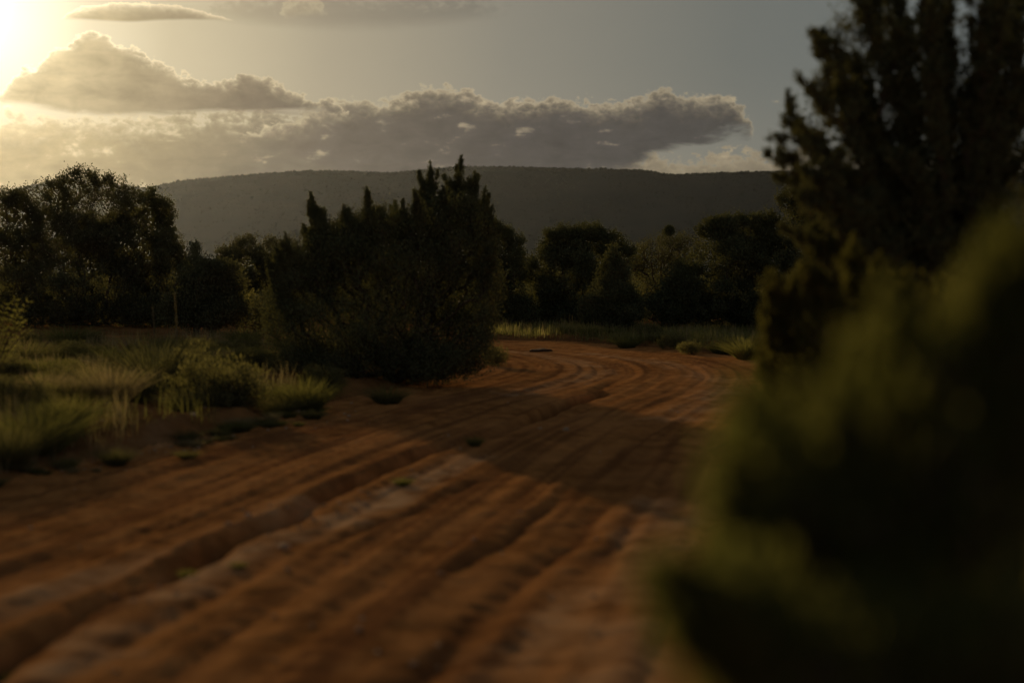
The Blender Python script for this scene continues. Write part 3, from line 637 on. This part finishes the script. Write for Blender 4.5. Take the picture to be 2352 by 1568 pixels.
def clump_mesh(name, rad, hgt, n, w, mat, lean=.55, seed=0):
    a = rng.uniform(0, 6.283, n); r = rad*.35*np.sqrt(rng.random(n)); P = np.stack([r*np.cos(a), r*np.sin(a), 0*a], -1)
    l = P/(rad*.35)*lean*1.3 + rng.normal(0, .16, P.shape); l[:, 2] = 0
    H = hgt*rng.uniform(.55, 1.08, n)
    V, f = blades(P, H, l, np.full(n, w)*rng.uniform(.6, 1.2, n)); return mesh_np(name, V, f, mat)
# grass cover (uncountable)
def scatter(n, fn, seed):
    r = np.random.default_rng(seed); return fn(r, n)
def grass(name, X, Y, hmin, hmax, w, mat, label, lean=.35):
    h, s, e = gh(X, Y); k = (np.abs(s) - e) > .18; X, Y, h = X[k], Y[k], h[k]
    H = rng.uniform(hmin, hmax, len(X))*(.75 + .9*(vnoise(X*.7, Y*.7, 401)+.5)*.6)
    V, f = blades(np.stack([X, Y, h-.01], -1), H, lean, w*rng.uniform(.6, 1.3, len(X)))
    tag(link(name, mesh_np(name, V, f, mat)), label, 'grass', kind='stuff')
n = 46000; Yl = 9 + 27*rng.random(n)**.75; Xl = (rng.uniform(-80, 1160, n) - W2)/F*Yl
k = (fbm(Xl*.9, Yl*.6, 411, 3) > .10); grass('dry_grass', Xl[k], Yl[k], .12, .38, .006, M_DRY, 'dry straw-coloured grass spread over the left verge', .4)
n = 26000; Yl = 9 + 29*rng.random(n)**.75; Xl = (rng.uniform(-80, 1160, n) - W2)/F*Yl
k = (fbm(Xl*.7, Yl*.45, 421, 3) > .20); grass('green_grass', Xl[k], Yl[k], .10, .32, .007, M_GRN, 'green grass patches among the dry grass on the left verge', .4)
n = 34000; Yl = 28 + 13*rng.random(n); Xl = (rng.uniform(1050, 2000, n) - W2)/F*Yl
grass('sunlit_verge_grass', Xl, Yl, .10, .30, .012, M_VERGE_LIT, 'yellow-green grass strip along the far side of the bend', .4)
n = 3500; Yl = 30 + 12*rng.random(n); Xl = (rng.uniform(1050, 1900, n) - W2)/F*Yl
grass('verge_straw', Xl, Yl, .2, .4, .008, M_DRY, 'thin straw stems rising from the grass beyond the bend', .25)

def bush_mesh(name, rad, hgt, npts, per, mat, ll, lw, up=1.2):
    A = lobes_points([(0, 0, hgt*.5, rad*.85, rad*.85, hgt*.5), (rad*.4, 0, hgt*.4, rad*.55, rad*.55, hgt*.4), (-rad*.4, .1, hgt*.42, rad*.5, rad*.5, hgt*.42)], npts, .45); A = A[A[:, 2] > .02]
    V, f, T, D, c = grow(A, (0, 0, 0), trunk_r=.012, r_tip=.0015, kk=3)
    LV, LF = sprays(T, D, per, .06, ll, lw, up)
    return mesh_np('stem', V, f, M_BARK), mesh_np('foliage', LV, LF, mat)
TUSS = {'green': [clump_mesh('grass_tussock', .42, .42, 900, .007, M_GRN, .75) for _ in range(3)],
        'grey': [clump_mesh('grass_tussock', .42, .42, 800, .007, M_SHR, .8) for _ in range(2)],
        'dry': [clump_mesh('grass_tussock', .40, .45, 700, .006, M_DRY, .6) for _ in range(2)]}
BUSHM = [bush_mesh('b', .42, .48, 220, 26, M_SHR, .05, .010) for _ in range(3)]
def ground_at(px, py):
    p = gp(px, py); h, s, e = gh(p[0], p[1]); 
    p = gp(px, py, float(h[0])); h, s, e = gh(p[0], p[1]); return float(p[0]), float(p[1]), float(h[0])
cnt_ = [0]
def tussock(px, py, hpx, kind, label, wide=1.0, group='grass tussocks on the verges', name='grass_tussock', cat='grass tussock'):
    x, y, z = ground_at(px, py); s = hpx*y/F/.42; cnt_[0] += 1
    o = link(name, TUSS[kind][cnt_[0] % len(TUSS[kind])], None, (x, y, z - .01)); o.scale = (s*wide, s*wide, s); o.rotation_euler = (0, 0, cnt_[0]*1.7)
    return tag(o, label, cat, group)
def bush(px, py, hpx, label, wide=1.0, group='low shrubs on the verges', name='low_shrub', cat='shrub', var=None):
    x, y, z = ground_at(px, py); s = hpx*y/F/.48; cnt_[0] += 1
    e = bpy.data.objects.new(name, None); COL.objects.link(e); e.location = (x, y, z - .01); e.scale = (s*wide, s*wide, s); e.rotation_euler = (0, 0, cnt_[0]*2.1)
    a, b = BUSHM[cnt_[0] % 3]; link('stem', a, e); link('foliage', b, e); return tag(e, label, cat, group)
# named ones
tussock(80, 1000, 125, 'green', 'large bright green tussock at the left edge of the picture beside the road', 1.15)
tussock(150, 985, 95, 'green', 'green tussock just right of the large one at the left edge', 1.0)
tussock(260, 950, 90, 'dry', 'straw-topped tussock between the left-edge green tussocks and the dark spiky clump', 1.1)
tussock(560, 800, 48, 'green', 'rounded green tussock in the gap left of the large juniper', 1.1)
tussock(700, 930, 88, 'green', 'bright green tussock on the road edge in front of the large juniper', 1.0)
tussock(640, 925, 55, 'grey', 'greyish tussock beside the bright green one in front of the large juniper', 1.1)
tussock(265, 1005, 50, 'grey', 'small grey-green tussock on the bank behind pale stones', 1.0)
tussock(150, 1060, 36, 'green', 'small dark tussock at the foot of the red bank', 1.0)
tussock(20, 1050, 120, 'grey', 'tussock cut by the left edge of the picture low on the bank', .7)
tussock(420, 950, 52, 'grey', 'low tussock on the bank above the road, below the dark spiky clump', 1.2)
tussock(890, 925, 52, 'grey', 'dark tussock at the foot of the large juniper by the tyre tracks', 1.1)
tussock(110, 880, 60, 'green', 'green tussock in the middle of the left verge', 1.1)
tussock(60, 830, 66, 'grey', 'grey-green tussock on the left verge near the fern-like branch', 1.2)
tussock(160, 795, 60, 'green', 'green tussock in front of the left trees', 1.2)
tussock(230, 905, 80, 'dry', 'pale dry tussock in the middle of the left verge', 1.1)
tussock(430, 1322, 30, 'green', 'small green tuft growing in the middle rut', .8)
tussock(925, 1115, 26, 'green', 'small green tuft between the ruts farther up the road', 1.0)
tussock(548, 1300, 22, 'green', 'tiny green tuft on the pale strip beside the middle rut', 1.0)
tussock(1090, 1025, 30, 'green', 'small tuft at the shadow edge in the middle of the road', .8)
tussock(10, 1545, 30, 'green', 'low green tuft in the bottom left corner', 1.6)
bush(500, 925, 118, 'rounded grey-green shrub on the left verge', 1.25)
bush(450, 905, 100, 'loose shrub behind the rounded grey-green one', 1.0)
bush(590, 770, 90, 'straw-coloured bushy shrub in the sunlit gap left of the large juniper', .9)
bush(740, 900, 60, 'low shrub under the left skirt of the large juniper', 1.2)
bush(1140, 838, 44, 'small shrub at the road corner beside the large juniper', 1.0)
bush(1488, 775, 42, 'yellow-green shrub beyond the bend under the broad tree', 1.2)
bush(1545, 800, 34, 'dark leafy shrub at the far road edge', 1.3)
bush(1585, 800, 30, 'paler shrub joined to the dark leafy one at the far road edge', 1.3)
tussock(1720, 825, 55, 'green', 'tall green tussock at the far road edge beside the right-hand foliage', 1.3)
tussock(1660, 810, 34, 'green', 'low green tussock left of the tall one at the far road edge', 1.4)
tussock(1440, 795, 30, 'green', 'green tussock on the far verge left of the dark leafy shrub', 1.4)
bush(1170, 748, 34, 'pale shrub in front of the trees right of the large juniper', 1.4)
bush(50, 965, 90, 'grey shrub on the verge behind the large left-edge tussock', 1.1)
bush(330, 925, 70, 'low shrub left of the dark spiky clump', 1.2)
# a scatter of nameless ones that nothing tells apart
r2 = np.random.default_rng(99); k = 0
while k < 78:
    px, py = r2.uniform(0, 640), r2.uniform(765, 940)
    x, y, z = ground_at(px, py); h, s, e = gh(x, y)
    if abs(s[0]) - e[0] < .5: continue
    k += 1
    if k % 2:
        bush(px, py, r2.uniform(.30, .62)*F*.6/y, 'one of many rounded grey-green sage shrubs scattered over the left verge', r2.uniform(1.0, 1.4), 'rounded sage shrubs on the left verge'); continue
    q = ['green', 'grey', 'dry'][(k//2) % 3]; word = {'green': 'green', 'grey': 'greyish', 'dry': 'straw-coloured'}[q]
    tussock(px, py, r2.uniform(.35, .75)*F*.55/y, q, 'one of many small ' + word + ' tussocks crowding the left verge', 1.2, 'small ' + word + ' tussocks on the left verge')
k = 0
while k < 16:
    px, py = r2.uniform(1160, 1740), r2.uniform(768, 800)
    x, y, z = ground_at(px, py); h, s, e = gh(x, y)
    if abs(s[0]) - e[0] < .2: continue
    k += 1; tussock(px, py, r2.uniform(16, 26), 'green' if k % 2 else 'grey', 'one of many small tussocks lining the far side of the bend', 1.4, 'small tussocks beyond the bend')

# dark spiky clump (yucca-like) with bladed leaves
x, y, z = ground_at(350, 905); s = 150*y/F
yc = clump_mesh('spiky_clump', s*.9, s*1.0, 420, .014, M_OAK, .75)
tag(link('spiky_clump', yc, None, (x, y, z)), 'dark spiky clump of stiff narrow leaves on the left verge, below the two flower stalks', 'yucca')
x, y, z = ground_at(400, 860); s = 105*y/F
tag(link('spiky_clump', clump_mesh('spiky_clump', s*.9, s, 300, .014, M_OAK, .55), None, (x, y, z)), 'narrower dark spiky clump just behind the large one on the left verge', 'yucca')
# two flower stalks
def stalk(px, top, bot, label, head):
    x, y, z = ground_at(px, bot); _, zt = at(px, top, y); H = zt - z
    ts = np.linspace(0, 1, 9); P = np.stack([.03*np.sin(ts*3), 0*ts, ts*H], -1)
    V, f = tubes(P[:-1], P[1:], np.full(8, .006), np.full(8, .005), 6)
    e = bpy.data.objects.new('flower_stalk', None); COL.objects.link(e); e.location = (x, y, z); tag(e, label, 'flower stalk', 'pale flower stalks')
    link('stem', mesh_np('stem', V, f, M_STALK, True), e)
    n = 420; t = 1 - head*rng.random(n)**.8; a = rng.uniform(0, 6.283, n); rr = .010*(1 + .4*np.sin(t*40))
    Pp = np.stack([.03*np.sin(t*3) + rr*.5*np.cos(a), rr*.5*np.sin(a), t*H], -1); Dd = np.stack([np.cos(a), np.sin(a), .6 + 0*a], -1)
    LV, LF = leaves(Pp, Dd, np.full(n, .015), np.full(n, .009)); link('flower_head', mesh_np('flower_head', LV, LF, M_STALK), e)
stalk(351, 705, 850, 'pale flower stalk in front of the left trees, shorter and left of its twin', .48)
stalk(402, 672, 850, 'taller pale flower stalk with a thick top in front of the left trees', .42)
# fern-like branch at the left edge: arching pinnate sprays
def frond_plant():
    px, by, Y = -30, 790, 17.0
    x, _ = at(px, by, Y); z = float(gh(x, Y)[0][0]); V0, F0, LP, LD = [], [], [], []
    segs0, segs1 = [], []
    for (tx, ty) in [(62, 695), (48, 712), (55, 735), (30, 690), (5, 700), (60, 760), (-20, 720), (20, 735), (40, 752), (-5, 750)]:
        X1, Z1 = at(tx, ty, Y); tip = np.array([X1 - x, rng.uniform(-.2, .2), Z1 - z]); m = tip*.45 + np.array([0, 0, .28])
        t = np.linspace(0, 1, 14)[:, None]; P = 2*t*(1-t)*m + t*t*tip; segs0.append(P[:-1]); segs1.append(P[1:])
        for i in range(5, 14):
            d = unit(P[i] - P[i-1]); sd_ = unit(np.cross(d, [0, .4, 1.]))
            for s_ in (-1, 1):
                for q in range(3): LP.append(P[i] + d*.008*q); LD.append(d*.5 + s_*sd_ + rng.normal(0, .15, 3))
    P0 = np.concatenate(segs0); P1 = np.concatenate(segs1); V, f = tubes(P0, P1, np.full(len(P0), .006), np.full(len(P0), .005), 4)
    LV, LF = leaves(np.array(LP), np.array(LD), np.full(len(LP), .075), np.full(len(LP), .018))
    build_plant('leafy_shrub', 'stem', V, f, M_BARK, LV, LF, M_GRN, (x, Y, z), 'light green shrub with feathery arching sprays at the left edge before the dark trees', 'shrub', crown='foliage')
frond_plant()

# ------------------------------------------------------------------ stones and clods
def rock_mesh(seed, sq=.6):
    r = np.random.default_rng(seed); import bmesh
    bm = bmesh.new(); bmesh.ops.create_icosphere(bm, subdivisions=2, radius=1)
    for v in bm.verts:
        n = v.co.normalized(); f = 1 + .28*math.sin(n.x*3.1 + seed) * math.cos(n.y*2.7 + seed*1.3) + .16*math.sin(n.z*6 + n.x*5 + seed) + r.uniform(-.06, .06)
        v.co = n*f; v.co.z *= sq
    me = bpy.data.meshes.new('stone'); bm.to_mesh(me); bm.free(); me.materials.append(M_ROCK); return me
RK = [rock_mesh(i, .55 + .1*(i % 3)) for i in range(5)]
def stone(px, py, wpx, label, group='pale stones along the road edge'):
    x, y, z = ground_at(px, py); s = wpx*y/F/2; cnt_[0] += 1
    o = link('stone', RK[cnt_[0] % 5], None, (x, y, z + s*.25)); o.scale = (s, s*.8, s); o.rotation_euler = (0, 0, cnt_[0]*1.3); return tag(o, label, 'stone', group)
stone(444, 968, 17, 'roundest pale stone standing out on the left bank')
stone(683, 944, 16, 'pale stone in front of the bright green tussock by the juniper')
stone(722, 942, 12, 'smaller pale stone right of the one under the bright green tussock')
stone(470, 955, 9, 'small pale stone just right of the roundest stone on the bank')
stone(808, 925, 9, 'small stone at the shadow edge below the large juniper')
stone(235, 965, 10, 'pale stone beside the small grey-green tussock')
stone(1240, 985, 12, 'pale stone lying in the dark shadow across the road')
stone(1300, 986, 16, 'flat pale stone in the shadow right of the middle of the road')
stone(570, 1225, 18, 'pale stone on the lip of the middle rut')
stone(655, 1262, 26, 'flat pale stone on the light strip beside the middle rut')
stone(1120, 790, 6, 'small stone at the far left corner of the bend')
k = 0
while k < 70:
    px, py = r2.uniform(-20, 820), 0
    py = 1085 - px*.17 + r2.normal(0, 14)
    k += 1; stone(px, py, r2.uniform(3, 9), 'one of the many small pale stones strewn along the left road edge', 'small stones strewn along the left road edge')
k = 0
while k < 30:
    t = r2.random(); px = 480 + 640*t + r2.normal(0, 18); py = 1290 - 255*t + r2.normal(0, 14); k += 1
    stone(px, py, r2.uniform(4, 12)*(1.3 - .7*t), 'one of the small stones scattered on the pale strip beside the middle rut', 'small stones on the pale strip beside the middle rut')
k = 0
while k < 34:
    px = r2.uniform(-10, 760); py = 1078 - px*.165 + r2.normal(0, 12); k += 1
    q = ['grey', 'dry', 'green'][k % 3]; word = {'green': 'green', 'grey': 'greyish', 'dry': 'straw-coloured'}[q]
    tussock(px, py, r2.uniform(12, 34), q, 'one of the small ' + word + ' weeds growing along the left road edge', r2.uniform(1, 1.6), 'small ' + word + ' weeds along the left road edge', 'weed', 'weed')
k = 0
while k < 70:
    px = r2.uniform(0, 1560); py = r2.uniform(900, 1560); x, y, z = ground_at(px, py); h, s_, e = gh(x, y)
    if abs(s_[0]) > e[0]: continue
    k += 1; stone(px, py, r2.uniform(.012, .035)*F/y, 'one of the loose pebbles scattered over the open road surface', 'loose pebbles on the road surface')
# dark clod on the far road
x, y, z = ground_at(1242, 808)
me = rock_mesh(8, .3).copy(); me.name = 'earth_clod'; me.materials.clear(); me.materials.append(M_CLOD)
o = link('earth_clod', me, None, (x, y, z + .02)); o.scale = (.22, .15, .16)
tag(o, 'dark flat heap of turf lying on the far part of the road', 'clod')

# ------------------------------------------------------------------ haze
M_HAZE, q = material('haze')
v = q.new('ShaderNodeVolumePrincipled'); v.inputs['Color'].default_value = (.74, .87, 1.0, 1); v.inputs['Density'].default_value = .000010; v.inputs['Anisotropy'].default_value = .75
o = q.new('ShaderNodeOutputMaterial'); q.nt.links.new(v.outputs[0], o.inputs['Volume'])
zmin = float(min(V.min() if False else HZ.min(), HV[:, 2].min())) - 1; zt = float(HV[:, 2].max()) + 12
bx_ = np.array([[x, y, z] for z in (zmin, zt) for y in (-3100, 6200) for x in (-4200, 4200)], float)
bf = np.array([[0, 2, 3, 1], [4, 5, 7, 6], [0, 1, 5, 4], [2, 6, 7, 3], [0, 4, 6, 2], [1, 3, 7, 5]])
tag(link('haze', mesh_np('haze', bx_, bf, M_HAZE)), kind='stuff')
